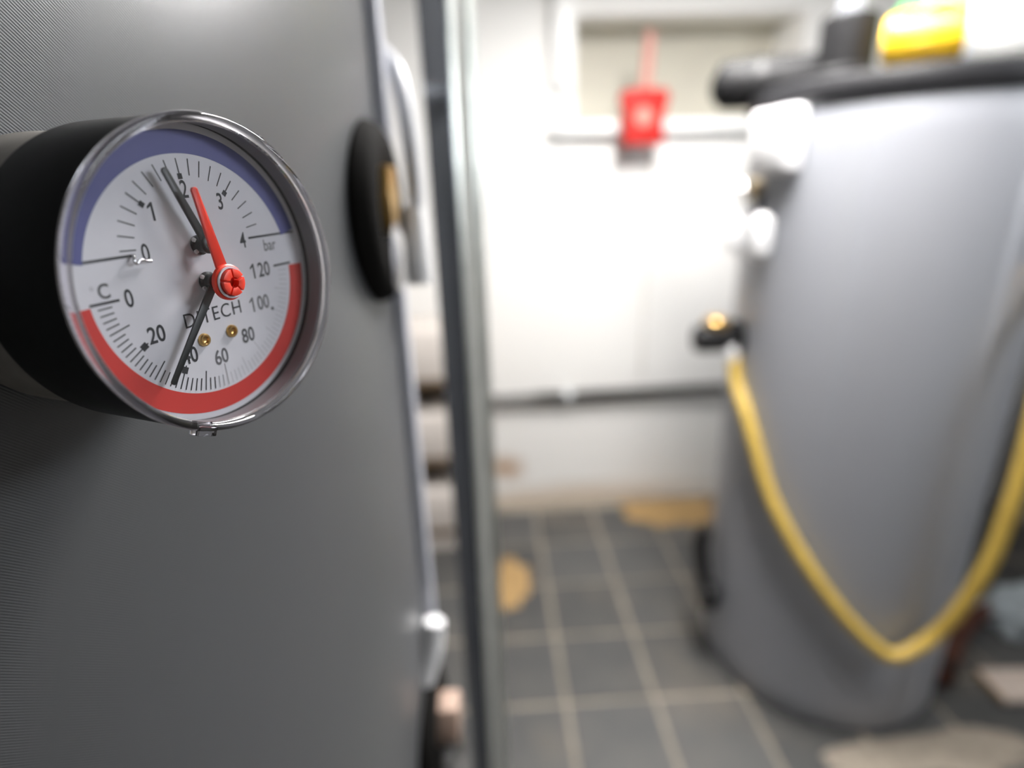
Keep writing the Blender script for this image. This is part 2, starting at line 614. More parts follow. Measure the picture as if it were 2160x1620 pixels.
def port(name, label, z, ang, fit, parent_tank=None):
    """rubber rosette with a brass port on the left tank at a height and bearing"""
    d = Vector((math.cos(R_(ang)), math.sin(R_(ang)), 0))
    M = frame(Vector((LC.x, LC.y, z)) + d * (LR - 0.004), y=(0, 0, 1), z=d)
    t = thing(name, label, 'pipe port', M=M)
    MB().lathe([(0.028, 0.001), (0.057, 0.001), (0.059, 0.005), (0.056, 0.012), (0.050, 0.016), (0.040, 0.016), (0.031, 0.012)], 64, closed=True).build('rosette', black_rubber, t)
    return t, M


p1, M1 = port('pipe_port', 'black rubber rosette with brass nut on the dark tank at gauge height', 1.508, -1.6, 1)
MB().prism([(0.021 * math.cos(R_(60 * k)), 0.021 * math.sin(R_(60 * k))) for k in range(6)], 0.004, 0.019, Matrix.Translation((0, 0.012, 0)), 0.0015).build('brass_nut', brass, p1)
MB().lathe([(0.0, 0.004), (0.024, 0.004), (0.024, 0.018), (0.012, 0.022), (0, 0.022)], 32, Matrix.Translation((0, -0.028, 0))).build('chrome_plug', chrome, p1)
p2, M2 = port('pipe_port', 'black rubber rosette with coppery nut low on the dark tank', 1.035, -1.0, 2)
MB().prism([(0.024 * math.cos(R_(60 * k)), 0.024 * math.sin(R_(60 * k))) for k in range(6)], 0.004, 0.034, Matrix.Translation((0, 0.014, 0)), 0.0015).build('nut', mat('pale copper', (0.34, 0.24, 0.19), 0.6, 0.3), p2)
MB().lathe([(0.0, 0.004), (0.022, 0.004), (0.022, 0.028), (0.012, 0.036), (0, 0.036)], 32, Matrix.Translation((0, -0.026, 0))).build('chrome_plug', chrome, p2)
# white sleeve above the lower port
sl = thing('pipe_sleeve', 'short white sleeve tilted above the lower rubber rosette', 'sleeve', (-0.068, 0.418, 1.12))
MB().tube([(0.006, 0.004, 0.026), (0.001, 0, 0.0), (-0.008, -0.012, -0.030)], [0.009, 0.0115, 0.010], 20).build('sleeve', white_plastic, sl)
MB().tube([(-0.007, -0.010, -0.028), (-0.006, -0.012, -0.056)], 0.007, 14, 1).build('spout', chrome, sl)

# pale pipe that rises beside the tank and bends over behind it
bp = thing('bent_pipe', 'pale grey bent pipe rising beside the dark tank behind the rosette', 'pipe', (-0.052, 0.447, 1.45))
MB().tube([(0.0, -0.008, 0.01), (0.001, 0.0, 0.06), (0.0, 0.006, 0.10), (-0.004, 0.018, 0.137), (-0.011, 0.030, 0.161), (-0.024, 0.052, 0.176), (-0.038, 0.09, 0.181), (-0.048, 0.15, 0.182), (-0.055, 0.24, 0.182)],
          0.0065, 18).build('pipe', pale_pipe, bp)
MB().lathe([(0.007, 0.0), (0.0098, 0.0), (0.0098, 0.012), (0.0085, 0.05), (0.0070, 0.056)], 24, Matrix.Translation((0, -0.008, 0.005)), closed=True).build('compression_sleeve', white_plastic, bp)

# ------------------------------------------------------------------ steel post: open channel set corner-on
pm = Matrix.Translation((-0.0295, 0.655, 0)) @ Matrix.Rotation(R_(47.6), 4, 'Z')
# local: +x face looks toward the left flank after the turn; channel opens toward -y
post = thing('steel_post', 'galvanised steel channel post standing upright between the dark tank and white wall', 'post', M=pm)
H = ZC
a = 0.0205
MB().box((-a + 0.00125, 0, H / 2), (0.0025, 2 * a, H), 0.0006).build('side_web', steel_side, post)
MB().box((a - 0.00125, 0, H / 2), (0.0025, 2 * a, H), 0.0006).build('side_web', galvanised, post)
MB().box((0, a - 0.00125, H / 2), (2 * a - 0.005, 0.0025, H)).build('back_web', galvanised, post)
for sx in (-1, 1):
    MB().box((sx * (a - 0.007), -a + 0.00125, H / 2), (0.009, 0.0025, H), 0.0006).build('lip', galvanised, post)
    MB().box((sx * (a - 0.0105), -a + 0.005, H / 2), (0.0022, 0.008, H), 0.0006).build('lip_return', galvanised, post)
MB().box((0, -a + 0.006, H / 2), (0.0185, 0.003, H), 0.0005).build('cover_strip', mat('grey cover strip', (0.52, 0.52, 0.49), 0.45), post)
MB().box((0, 0, 0.007), (0.10, 0.10, 0.006), 0.001).build('foot_plate', galvanised, post)

# ------------------------------------------------------------------ right tank
RC, RR_ = Vector((1.06, 1.50, 0)), 0.35
rk = thing('storage_tank', 'silver grey storage tank with black lid standing on the tiles at right', 'tank', RC)
tank_jacket('jacket', RR_, 0.012, 1.692, jacket_light, rk)
MB().lathe([(RR_ - 0.05, 0.004), (RR_ - 0.012, 0.004), (RR_ - 0.008, 0.02), (RR_ - 0.05, 0.02)], 96, closed=True).build('base_ring', black_plastic, rk)
MB().lathe([(0, 1.745), (RR_ - 0.06, 1.743), (RR_ - 0.01, 1.738), (RR_ + 0.008, 1.730), (RR_ + 0.012, 1.718), (RR_ + 0.012, 1.692), (RR_ + 0.006, 1.683), (RR_ - 0.01, 1.681)], 128).build('lid', black_lid, rk)
sa = R_(-82)
MB().box((RR_ * math.cos(sa), RR_ * math.sin(sa), 0.86), (0.004, 0.022, 1.66), 0.0015, Matrix.Rotation(sa, 3, 'Z')).build('jacket_strip', jacket_light, rk)

# black insulated stubs on its top
sb = thing('insulated_elbow', 'black foam-covered pipe end sticking out left of the black lid', 'pipe', (0.678, 1.645, 1.770))
MB().tube([(-0.035, 0.02, 0), (-0.028, 0.018, 0), (0.0, 0, 0), (0.10, -0.04, 0), (0.19, -0.07, 0.0)], [0.030, 0.052, 0.060, 0.060, 0.060], 24).build('foam_cover', black_foam, sb)
MB().lathe([(0.060, -0.01), (0.065, -0.008), (0.065, 0.008), (0.060, 0.01)], 24, axis_frame((0.06, -0.024, 0), (1, -0.4, 0)), closed=True).build('band', black_plastic, sb)
sp = thing('insulated_riser', 'black foam-covered pipe rising from the black lid', 'pipe', (0.832, 1.40, 1.741))
MB().lathe([(0.036, 0.002), (0.066, 0.002), (0.066, 0.012), (0.058, 0.02), (0.058, 0.118), (0.052, 0.124), (0.030, 0.124)], 40).build('foam_cover', black_foam, sp)
MB().lathe([(0.029, 0.002), (0.029, 0.42), (0.025, 0.42)], 32).build('pipe', mat('grey riser sheen', (0.22, 0.23, 0.25), 0.4), sp)  # grey column stands in for the reflection on the black riser
MB().lathe([(0.052, 0.20), (0.058, 0.20), (0.058, 0.42), (0.0355, 0.42), (0.0355, 0.20)], 40, closed=True, arc=(R_(-10), R_(190))).build('upper_cover', black_foam, sp)

# white canister with yellow cap lying on the lid
d = Vector((0.80, -0.56, 0)).normalized()
cM = frame((0.925, 1.280, 1.7955), z=d, y=(0, 0, 1))
cn = thing('canister', 'white plastic canister with wide yellow cap lying on the black lid', 'canister', M=cM)
MB().lathe([(0, -0.075), (0.036, -0.075), (0.046, -0.066), (0.0505, -0.045), (0.0505, 0.055), (0.048, 0.068), (0, 0.068)], 48).build('cap', cap_yellow, cn)
SH = Matrix.Identity(4)
SH[1][2] = 0.30
SH[1][3] = -0.30 * 0.066
MB().lathe([(0.040, 0.060), (0.0495, 0.066), (0.109, 0.26), (0.108, 0.275), (0.098, 0.285), (0, 0.285)], 48, SH).build('bottle', mat('translucent white plastic', (0.88, 0.88, 0.88), 0.4, Subsurface_Weight=1.0, Subsurface_Scale=0.25, Subsurface_Radius=(1.0, 1.0, 1.0)), cn)
for k in range(18):
    an = 2 * math.pi * k / 18
    MB().box((0.0507 * math.cos(an), 0.0507 * math.sin(an), 0.006), (0.002, 0.006, 0.09), 0.0008, Matrix.Rotation(an, 3, 'Z'), 1).build('cap_rib', cap_yellow, cn)
gr = thing('tape_roll', 'green tape roll standing behind the yellow cap', 'tape roll', M=axis_frame((1.03, 1.40, 1.836), (-0.35, -0.9, 0.0)))
MB().lathe([(0.055, -0.025), (0.092, -0.025), (0.092, 0.025), (0.055, 0.025)], 40, closed=True).build('tape', green_plastic, gr)
MB().lathe([(0.050, -0.026), (0.055, -0.026), (0.055, 0.026), (0.050, 0.026)], 40, closed=True).build('core', carton_pale, gr)


def on_tank(ang, z, off=0.0):
    """frame on the right tank: z axis outward, y up"""
    dd = Vector((math.cos(R_(ang)), math.sin(R_(ang)), 0))
    return frame(Vector((RC.x, RC.y, z)) + dd * (RR_ + off), z=dd, y=(0, 0, 1))


# white box high on the tank flank
bx = thing('control_box', 'white square control box on the upper left flank of the silver tank', 'box', M=on_tank(194, 1.612))
MB().box((0, 0, 0.022), (0.145, 0.142, 0.046), 0.014, seg=4).build('cover', white_plastic, bx)
MB().box((0, 0, 0.0455), (0.112, 0.110, 0.003), 0.001).build('lid_plate', white_plastic, bx)
# brass coupling and two white capsules below it
cp = thing('pipe_coupling', 'shiny brass coupling below the white box on the silver tank', 'coupling', M=on_tank(180, 1.507))
MB().lathe([(0.0, -0.004), (0.028, -0.004), (0.028, 0.02), (0.018, 0.022), (0.018, 0.046), (0.0, 0.046)], 32).build('flange', mat('pale brass', (0.80, 0.68, 0.48), 0.3, 0.8), cp)
MB().prism([(0.024 * math.cos(R_(60 * k)), 0.024 * math.sin(R_(60 * k))) for k in range(6)], 0.030, 0.052, None, 0.002).build('nut', chrome, cp)
MB().tube([(0.03, -0.01, -0.002), (0.034, -0.03, 0.012), (0.03, -0.06, 0.012), (0.022, -0.10, 0.02)], 0.009, 12).build('cable', mat('dark grey cable', (0.08, 0.085, 0.09), 0.5), cp)


def capsule(label, ang, z, ln, r, off):
    M = on_tank(ang, z, off)
    t = thing('sensor_capsule', label, 'sensor', M=M, group='white sensor capsules below the coupling')
    prof = [(0, -ln / 2)] + [(r * math.sin(R_(k)), -ln / 2 + r * (1 - math.cos(R_(k)))) for k in (20, 45, 70, 90)] + [(r * math.sin(R_(k)), ln / 2 - r * (1 - math.cos(R_(k)))) for k in (90, 70, 45, 20)] + [(0, ln / 2)]
    MB().lathe(prof, 28, Matrix.Rotation(R_(-90), 4, 'X')).build('shell', white_plastic, t)
    MB().lathe([(r * 0.98, -0.004), (r * 1.05, -0.003), (r * 1.05, 0.003), (r * 0.98, 0.004)], 28, Matrix.Rotation(R_(-90), 4, 'X'), closed=True).build('clip_ring', white_plastic, t)
    MB().box((0, 0, -off / 2 - r / 2), (0.012, 0.02, max(off, 0.01)), 0.001).build('holder', white_plastic, t)
    return t


capsule('larger white capsule hanging on the silver tank below the brass coupling', 193, 1.392, 0.115, 0.027, 0.030)
capsule('smaller white capsule sticking out furthest left below the brass coupling', 178, 1.394, 0.095, 0.021, 0.040)

# drain valve with yellow hose
dv = thing('drain_valve', 'black round valve with brass top on the left side of the silver tank', 'valve', M=on_tank(176, 1.105))
MB().lathe([(0, -0.004), (0.046, -0.004), (0.05, 0.004), (0.05, 0.016), (0.042, 0.02), (0, 0.02)], 40).build('rosette', black_rubber, dv)
MB().lathe([(0, 0.018), (0.038, 0.018), (0.040, 0.03), (0.040, 0.112), (0.034, 0.124), (0, 0.124)], 40).build('valve_body', black_foam, dv)
MB().lathe([(0, 0.0), (0.034, 0.0), (0.036, 0.008), (0.036, 0.022), (0.026, 0.03), (0, 0.031)], 36, Matrix.Translation((0, 0.032, 0.066)) @ Matrix.Rotation(R_(-90), 4, 'X')).build('brass_cap', brass, dv)
MB().lathe([(0, 0), (0.020, 0), (0.022, 0.01), (0.021, 0.045), (0.017, 0.05), (0, 0.05)], 32, axis_frame((0.016, -0.012, 0.020), (0.25, -0.9, 0.1))).build('white_ferrule', white_plastic, dv)
hose_pts = [(0.690, 1.500, 1.062), (0.694, 1.470, 0.985), (0.704, 1.400, 0.905), (0.736, 1.309, 0.737), (0.778, 1.247, 0.627), (0.834, 1.195, 0.527), (0.908, 1.153, 0.427),
            (0.975, 1.128, 0.360), (1.017, 1.115, 0.333), (1.060, 1.110, 0.344), (1.12, 1.108, 0.40), (1.150, 1.090, 0.50), (1.170, 1.072, 0.640), (1.178, 1.068, 0.78), (1.182, 1.07, 0.90), (1.186, 1.08, 1.05), (1.20, 1.11, 1.20), (1.24, 1.15, 1.30)]
hs = thing('hose', 'yellow hose hanging in a loop across the silver tank', 'hose', (1.017, 1.115, 0.333))
MB().tube([Vector(p) - Vector((1.017, 1.115, 0.333)) for p in hose_pts], 0.0175, 18, 6).build('hose_tube', hose_yellow, hs)
e = Vector(hose_pts[-1]) - Vector((1.017, 1.115, 0.333))
MB().lathe([(0.0, -0.03), (0.021, -0.03), (0.021, 0.02), (0.016, 0.03), (0, 0.03)], 24, axis_frame(e, (0.04, 0.04, 0.1))).build('end_fitting', brass, hs)

# black lever valve low on the left side
lv = thing('lever_valve', 'black lever handle with round knob low on the left side of the silver tank', 'valve', M=on_tank(174, 0.31))
MB().lathe([(0, -0.004), (0.028, -0.004), (0.028, 0.03), (0.018, 0.034), (0, 0.034)], 28, Matrix.Translation((0.055, -0.045, 0))).build('valve_stub', black_plastic, lv)
MB().tube([(-0.014, 0.145, 0.03), (-0.006, 0.09, 0.044), (0.018, 0.02, 0.04), (0.060, -0.045, 0.034)], [0.02, 0.025, 0.024, 0.02], 16).build('lever', black_plastic, lv)
MB().lathe([(0, 0)] + [(0.044 * math.sin(R_(k)), 0.034 - 0.034 * math.cos(R_(k))) for k in range(20, 180, 20)] + [(0, 0.068)], 28, Matrix.Translation((0.070, -0.060, -0.006))).build('knob', black_plastic, lv)

# things on the floor right of the tank
pk = thing('floor_plank', 'pale wooden plank lying on the tiles right of the silver tank', 'plank', M=Matrix.Translation((1.72, 1.26, 0.005)) @ Matrix.Rotation(R_(-3), 4, 'Z'))
MB().box((0, 0, 0.012), (0.42, 0.115, 0.022), 0.003).build('board', plank_pale, pk)
MB().box((-0.212, 0, 0.012), (0.004, 0.11, 0.018), 0.001).build('end_grain', sand, pk)
dp = thing('floor_pipe', 'dark reddish pipe running low past the right side of the silver tank', 'pipe', (1.46, 1.42, 0.006))
MB().tube([(-0.10, -0.13, 0.03), (-0.02, -0.07, 0.032), (0.08, 0.02, 0.034), (0.20, 0.10, 0.036), (0.34, 0.16, 0.036)], 0.026, 16).build('pipe', copper_dark, dp)
MB().lathe([(0.026, -0.02), (0.034, -0.018), (0.034, 0.018), (0.026, 0.02)], 20, axis_frame((-0.06, -0.10, 0.031), (1, 0.75, 0)), closed=True).build('socket', black_plastic, dp)
# crumpled cloth
bmc = bmesh.new()
bmesh.ops.create_icosphere(bmc, subdivisions=4, radius=1.0)
from mathutils import noise as mnoise
for v in bmc.verts:
    k = 1 + 0.35 * mnoise.noise(v.co * 2.3) + 0.15 * mnoise.noise(v.co * 6.0)
    v.co = Vector((v.co.x * 0.19 * k, v.co.y * 0.13 * k, max(0.0, v.co.z * 0.085 * k + 0.03)))
me = bpy.data.meshes.new('cloth')
bmc.to_mesh(me)
bmc.free()
for p in me.polygons:
    p.use_smooth = True
cl = obj('cloth', me, cloth_grey)
cl.location = (1.93, 1.52, 0.006)
tag(cl, 'crumpled grey-blue cloth on the floor at the right edge', 'cloth')


# sand heaps
def heap(label, loc, sx, sy, h, seed, material=None, name='sand_heap'):
    bm = bmesh.new()
    n = 28
    vs_ = []
    for i in range(n + 1):
        row = []
        for j in range(n + 1):
            x, y = (i / n * 2 - 1), (j / n * 2 - 1)
            r = math.hypot(x, y) + 0.35 * mnoise.noise(Vector((x * 2, y * 2, seed)))
            z = h * max(0.0, 1 - r) * (1 + 0.5 * mnoise.noise(Vector((x * 5, y * 5, seed + 3)))) - 0.0012
            row.append(bm.verts.new((x * sx, y * sy, z)))
        vs_.append(row)
    for i in range(n):
        for j in range(n):
            bm.faces.new((vs_[i][j], vs_[i + 1][j], vs_[i + 1][j + 1], vs_[i][j + 1]))
    me = bpy.data.meshes.new('sand_heap')
    bm.to_mesh(me)
    bm.free()
    for p in me.polygons:
        p.use_smooth = True
    o = obj(name, me, material or sand)
    o.location = loc
    return tag(o, label, 'sand')


heap('small heap of tan sand on the tiles beside the steel post', (0.045, 1.90, 0.005), 0.075, 0.17, 0.016, 1.3)
heap('wide heap of tan sand at the foot of the far wall beside the silver tank', (0.86, 2.36, 0.005), 0.24, 0.12, 0.022, 5.1)

heap('thin spread of pale dust on the tiles in front of the silver tank', (1.22, 1.085, 0.005), 0.36, 0.085, 0.006, 8.4, noisy('pale dust', (0.34, 0.29, 0.235), (0.26, 0.22, 0.18), 30, 0.95), 'dust_spread')

# ------------------------------------------------------------------ on the far wall
wp = thing('wall_pipe', 'black pipe running level along the white wall below the sill', 'pipe', (0.0, Y1 - 0.05, 0.594))
MB().tube([(0.20, 0, 0.0), (1.70, 0, 0.012)], 0.021, 20, 1).build('insulation', black_foam, wp)
MB().tube([(-0.9, 0, -0.012), (0.20, 0, 0.0)], 0.0185, 20, 1).build('bare_pipe', mat('dark grey pipe', (0.10, 0.10, 0.10), 0.5), wp)
for cx in (0.362, 1.30):
    c_ = MB().lathe([(0.0215, -0.016), (0.028, -0.016), (0.028, 0.016), (0.0215, 0.016)], 24, axis_frame((cx, 0, 0.001), (1, 0, 0)), closed=True).build('pipe_clip', mat('pale grey clip', (0.55, 0.58, 0.60), 0.4), wp)
    MB().box((cx, 0.036, 0.001), (0.02, 0.022, 0.02)).build('clip_foot', white_plastic, c_)
cb = thing('wall_cable', 'thin white cable running down the wall below the red box', 'cable', (0.72, Y1 - 0.008, 1.16))
MB().box((0, 0.003, 0), (0.018, 0.010, 1.02), 0.002).build('conduit', mat('off white conduit', (0.74, 0.72, 0.68), 0.5), cb)
MB().box((0, 0.0, -0.25), (0.024, 0.016, 0.012), 0.002).build('clip', white_plastic, cb)

rd = thing('dustpan', 'red plastic pan with pale round spot and pinkish handle hanging at the sill', 'dustpan', (0.642, Y1 - 0.135, 1.68))
MB().prism([(-0.086, 0.0), (0.086, 0.0), (0.078, 0.06), (0.084, 0.13), (0.098, 0.165), (0.085, 0.195), (0.0, 0.202), (-0.085, 0.195), (-0.098, 0.165), (-0.084, 0.13), (-0.078, 0.06)], -0.02, 0.02, Matrix.Rotation(R_(90), 4, 'X'), 0.005).build('pan', red_plastic, rd)
MB().lathe([(0, 0.0), (0.032, 0.0), (0.034, -0.003), (0.034, -0.006)], 32, Matrix.Translation((-0.005, -0.026, 0.10)) @ Matrix.Rotation(R_(90), 4, 'X')).build('round_spot', pink_plastic, rd)
MB().tube([(0.004, 0, 0.195), (0.006, 0, 0.26), (0.010, 0, 0.34), (0.012, 0, 0.395)], [0.02, 0.021, 0.02, 0.015], 18).build('handle', pink_plastic, rd)
MB().box((0.0, 0.0425, 0.075), (0.03, 0.044, 0.02)).build('hook', trim_white, rd)

# rack with pale cartons in the gap between tank and post
rx, ry = -0.36, 2.32
rkx = thing('shelf_rack', 'brown wooden shelf rack against the far wall left of the steel post', 'shelf', (rx, ry, 0.005))
shelf_z = [0.085, 0.44, 0.79]
for sx in (-1, 1):
    for sy in (-1, 1):
        MB().box((sx * 0.27, sy * 0.15, 0.47), (0.04, 0.04, 0.94), 0.003).build('upright', wood_brown, rkx)
for z in shelf_z:
    MB().box((0, 0, z), (0.50, 0.34, 0.022), 0.002).build('shelf_board', wood_brown, rkx)
MB().box((0, 0.17, 0.45), (0.58, 0.012, 0.88)).build('back_panel', wood_brown, rkx)

def carton(label, z, h):
    t = thing('carton', label, 'carton', (rx, ry - 0.02, z), group='pale cartons in the brown rack')
    MB().box((0, 0, h / 2), (0.46, 0.28, h), 0.004).build('box', carton_pale, t)
    MB().box((0, -0.141, h * 0.5), (0.05, 0.003, h * 0.98), 0.0005).build('tape', mat('paper tape', (0.58, 0.50, 0.42), 0.6), t)
    MB().box((0, 0, h + 0.0008), (0.05, 0.282, 0.0016)).build('top_tape', mat('paper tape', (0.58, 0.50, 0.42), 0.6), t)


carton('flat pale carton under the lowest shelf of the brown rack', 0.006, 0.066)
carton('pale carton on the lowest shelf of the brown rack', 0.103, 0.19)
carton('pale carton on the middle shelf of the brown rack', 0.458, 0.19)
carton('pale carton on the top shelf of the brown rack', 0.808, 0.20)

# ------------------------------------------------------------------ the gauge (built in millimetres of its own dial)
GX = Vector((0.4056, 0.9136, 0.0306))
GN = Vector((0.9141, -0.4054, -0.0114))
gM = frame((-0.0764, 0.1572, 1.5014), x=GX, z=GN)
gauge = thing('pressure_gauge', 'round black pressure and temperature gauge with clear cover on the dark tank', 'gauge', M=gM)
MM = 0.001
CY = -1.3           # the dial's centre below the frame's origin


def mmM(x=0, y=0, z=0):
    return Matrix.Scale(MM, 4) @ Matrix.Translation((x, y, z))


CEN = mmM(0, CY, 0)
MB().lathe([(0, -25), (37.5, -25), (39.6, -24), (40.3, -22), (40.4, 5.8), (40.2, 6.4), (39.6, 6.5), (39.5, 1.6), (39.0, 1.4), (39.0, -1.2), (0, -1.2)], 160, CEN).build('body', black_plastic, gauge, 30)
MB().lathe([(0, -50), (39.0, -50), (39.0, -47), (38.6, -46), (38.6, -27), (38.0, -25.5), (20, -25.2)], 120, CEN).build('mounting_collar', collar_metal, gauge, 30)
dial = MB().lathe([(0, 0), (38.9, 0), (38.9, -1.0), (0, -1.0)], 160, CEN).build('dial', dial_white, gauge, 30)


def ring_sector(r0, r1, a0, a1, z=0.06, seg=90):
    mb = MB()
    pts = []
    n = seg
    for i in range(n + 1):
        a_ = R_(a0 + (a1 - a0) * i / n)
        pts.append((r1 * math.cos(a_), r1 * math.sin(a_)))
    for i in range(n, -1, -1):
        a_ = R_(a0 + (a1 - a0) * i / n)
        pts.append((r0 * math.cos(a_), r0 * math.sin(a_)))
    bm = mb.bm
    vo = [bm.verts.new((x, y, z)) for x, y in pts]
    for i in range(n):
        bm.faces.new((vo[i], vo[i + 1], vo[2 * n - i], vo[2 * n + 1 - i]))
    bmesh.ops.recalc_face_normals(bm, faces=bm.faces)
    bmesh.ops.transform(bm, matrix=CEN, verts=bm.verts)
    return mb


RB0, RB1 = 31.5, 37.1


def ang_at(r, y):
    return math.degrees(math.asin((y - CY) / r))


a1 = ang_at(34, 7.5)
ring_sector(RB0, RB1, a1, 180 - a1).build('blue_band', band_blue, dial)
a2 = ang_at(34, -2.6)
ring_sector(RB0, RB1, 180 - a2, 360 + a2).build('red_band', band_red, dial)

PB, PT = Vector((0, 7.6)), Vector((0, -2.1))      # the two needle axles


def tick(bm, c, ang, r0, r1, wd, z=0.05):
    u = Vector((math.cos(R_(ang)), math.sin(R_(ang))))
    n = Vector((-u.y, u.x)) * wd / 2
    p = [c + u * r0 - n, c + u * r1 - n, c + u * r1 + n, c + u * r0 + n]
    f = bm.faces.new([bm.verts.new((q.x, q.y, z)) for q in p])


def ticks_obj(name, items, material, stuff=False):
    mb = MB()
    for it in items:
        tick(mb.bm, *it)
    bmesh.ops.recalc_face_normals(mb.bm, faces=mb.bm.faces)
    for f in mb.bm.faces:
        if f.normal.z < 0:
            f.normal_flip()
    bmesh.ops.transform(mb.bm, matrix=Matrix.Scale(MM, 4), verts=mb.bm.verts)
    o = mb.build(name, material, dial)
    o['kind'] = 'stuff'
    return o


it = []
for i in range(1, 20):
    an = 186.29 - 9.317 * i
    it.append((PB, an, 17.4, 21.5, 0.30 if i % 5 else 0.34))
    if i % 5 == 0:
        it.append((PB, an, 16.5, 17.9, 1.35))
ticks_obj('pressure_ticks', it, ink)
it, itw, itf = [], [], []
for i in range(1, 60):
    an = 179.4 + 3.01 * i
    big = i % 5 == 0
    r0 = 23.6 if i % 10 == 0 else (24.6 if big else 26.6)
    e = (PT, an, r0, 30.0, 0.34)
    if i < 28:
        it.append(e)
    elif i < 31:
        itw.append(e)
    else:
        itf.append(e)
    if i in (10, 20):
        it.append((PT, an, 24.0, 25.8, 1.75))
    if i == 50:
        it.append((PT, an, 24.3, 25.3, 0.9))
ticks_obj('temperature_ticks', it, ink)
ticks_obj('rubbed_ticks', itw, ink_worn)
ticks_obj('faint_ticks', itf, ink_faint)
ln = []
for (xa, xb, y) in ((-31.5, -17.9, 7.4), (17.2, 35.8, 7.4), (-31.5, -24.5, -2.05), (25.0, 32.4, -1.9)):
    ln.append((Vector((xa, y)), 0, 0, xb - xa, 0.62))
ticks_obj('end_lines', ln, ink)


def text(s, x, y, h, sx=0.78, material=ink, weight=0.0, spacing=1.0, name='numeral', rot=0.0):
    cu = bpy.data.curves.new('txt', 'FONT')
    cu.body = s
    cu.size = 1.0
    cu.align_x = 'CENTER'
    cu.align_y = 'CENTER'
    cu.offset = weight
    cu.space_character = spacing
    cu.resolution_u = 4
    tmp = bpy.data.objects.new('txt', cu)
    COL.objects.link(tmp)
    bpy.context.view_layer.update()
    me = bpy.data.meshes.new_from_object(tmp)
    bpy.data.objects.remove(tmp, do_unlink=True)
    bpy.data.curves.remove(cu)
    ys = [v.co.y for v in me.vertices]
    xs = [v.co.x for v in me.vertices]
    cx, cy = (min(xs) + max(xs)) / 2, (min(ys) + max(ys)) / 2
    k = h / max(1e-6, max(ys) - min(ys))
    me.transform(Matrix.Translation((x * MM, y * MM, 0.05 * MM)) @ Matrix.Rotation(rot, 4, 'Z') @ Matrix.Diagonal((k * sx * MM, k * MM, MM, 1)) @ Matrix.Translation((-cx, -cy, 0)))
    return obj(name, me, material, dial)


def one(x, y, h, material=ink):
    """numeral 1 with a slanted flag"""
    w_ = h * 0.14
    pts = [(0.0, -h / 2), (w_, -h / 2), (w_, h / 2), (w_ * 0.25, h / 2), (-w_ * 1.6, h * 0.28), (-w_ * 1.6, h * 0.15), (0.0, h * 0.28)]
    mb = MB()
    f = mb.bm.faces.new([mb.bm.verts.new(((x + px) * MM, (y + py) * MM, 0.05 * MM)) for px, py in pts])
    f.normal_update()
    if f.normal.z < 0:
        f.normal_flip()
    bmesh.ops.triangulate(mb.bm, faces=mb.bm.faces)
    return mb.build('numeral', material, dial)


text('0', -15.2, 7.6, 4.4, 0.72, weight=0.012)
one(-11.0, 16.9, 4.4)
text('2', -0.6, 21.7, 4.4, 0.72, weight=0.012)
text('3', 9.8, 18.1, 4.4, 0.72, weight=0.012)
text('4', 15.0, 7.1, 4.4, 0.72, weight=0.012)
text('bar', 25.0, 4.6, 3.4, 0.8, mat('grey rubbed ink', (0.20, 0.20, 0.21), 0.6), weight=0.012, name='lettering')
text('C', -27.5, 0.6, 3.5, 0.85, mat('slightly rubbed ink', (0.09, 0.09, 0.095), 0.6), weight=0.016, name='lettering')
text('\u00b0', -30.0, 1.6, 0.9, 0.9, ink_worn, name='lettering')
text('0', -22.2, -2.1, 4.4, 0.72, weight=0.012)
text('20', -17.8, -12.2, 4.4, 0.80, weight=0.016)
text('40', -10.2, -20.2, 4.4, 0.80, weight=0.016)
text('60', -0.6, -23.4, 4.4, 0.80, half_rubbed, weight=0.016)
text('80', 10.1, -20.0, 4.4, 0.80, mat('slightly rubbed ink', (0.09, 0.09, 0.095), 0.6), weight=0.016)
grey_rub = mat('grey rubbed ink', (0.20, 0.20, 0.21), 0.6)
one(13.9, -11.8, 4.4, grey_rub)
text('00', 18.2, -11.8, 4.4, 0.80, grey_rub, weight=0.016)
slight_rub = mat('slightly rubbed ink', (0.09, 0.09, 0.095), 0.6)
one(16.6, -2.2, 4.4, slight_rub)
text('20', 20.9, -2.2, 4.4, 0.80, slight_rub, weight=0.016)
text('DITECH', 0.0, -11.1, 3.9, 0.92, ink, weight=0.0, spacing=1.12, name='maker_lettering')

# brass rivets in the dial
for x, y in ((-5.0, -17.3), (4.5, -17.3)):
    rv_ = MB().lathe([(0.0, 0.1), (0.75, 0.1), (0.9, 0.2), (1.0, 0.8), (1.1, 0.9), (1.5, 0.9), (1.75, 0.6), (1.8, 0.0)], 36, mmM(x, y, 0)).build('rivet', brass, dial)
# bent wire stop beside the zero line
MB().tube([Vector(p) * MM for p in ((-18.6, 7.6, 0.0), (-18.9, 7.3, 0.9), (-19.4, 6.2, 1.3), (-18.9, 5.6, 1.3), (-17.8, 6.3, 1.2), (-16.2, 5.8, 1.1), (-15.0, 5.6, 1.0))], 0.00038, 10).build('stop_wire', chrome, dial)


def needle(name, c, tip, z, w0, w1, tail, material, parent, th=0.5, z_tip=None):
    c, tip = Vector(c), Vector(tip)
    u = (tip - c).normalized()
    n = Vector((-u.y, u.x))
    L = (tip - c).length
    pts = [c - u * tail - n * w0 / 2, c + u * (L - w1 * 0.3) - n * w1 / 2, c + u * L - n * w1 * 0.25, c + u * L + n * w1 * 0.25, c + u * (L - w1 * 0.3) + n * w1 / 2, c - u * tail + n * w0 / 2]
    return MB().prism([(p.x, p.y) for p in pts], z, z + th, Matrix.Scale(MM, 4), 0.00012).build(name, material, parent)


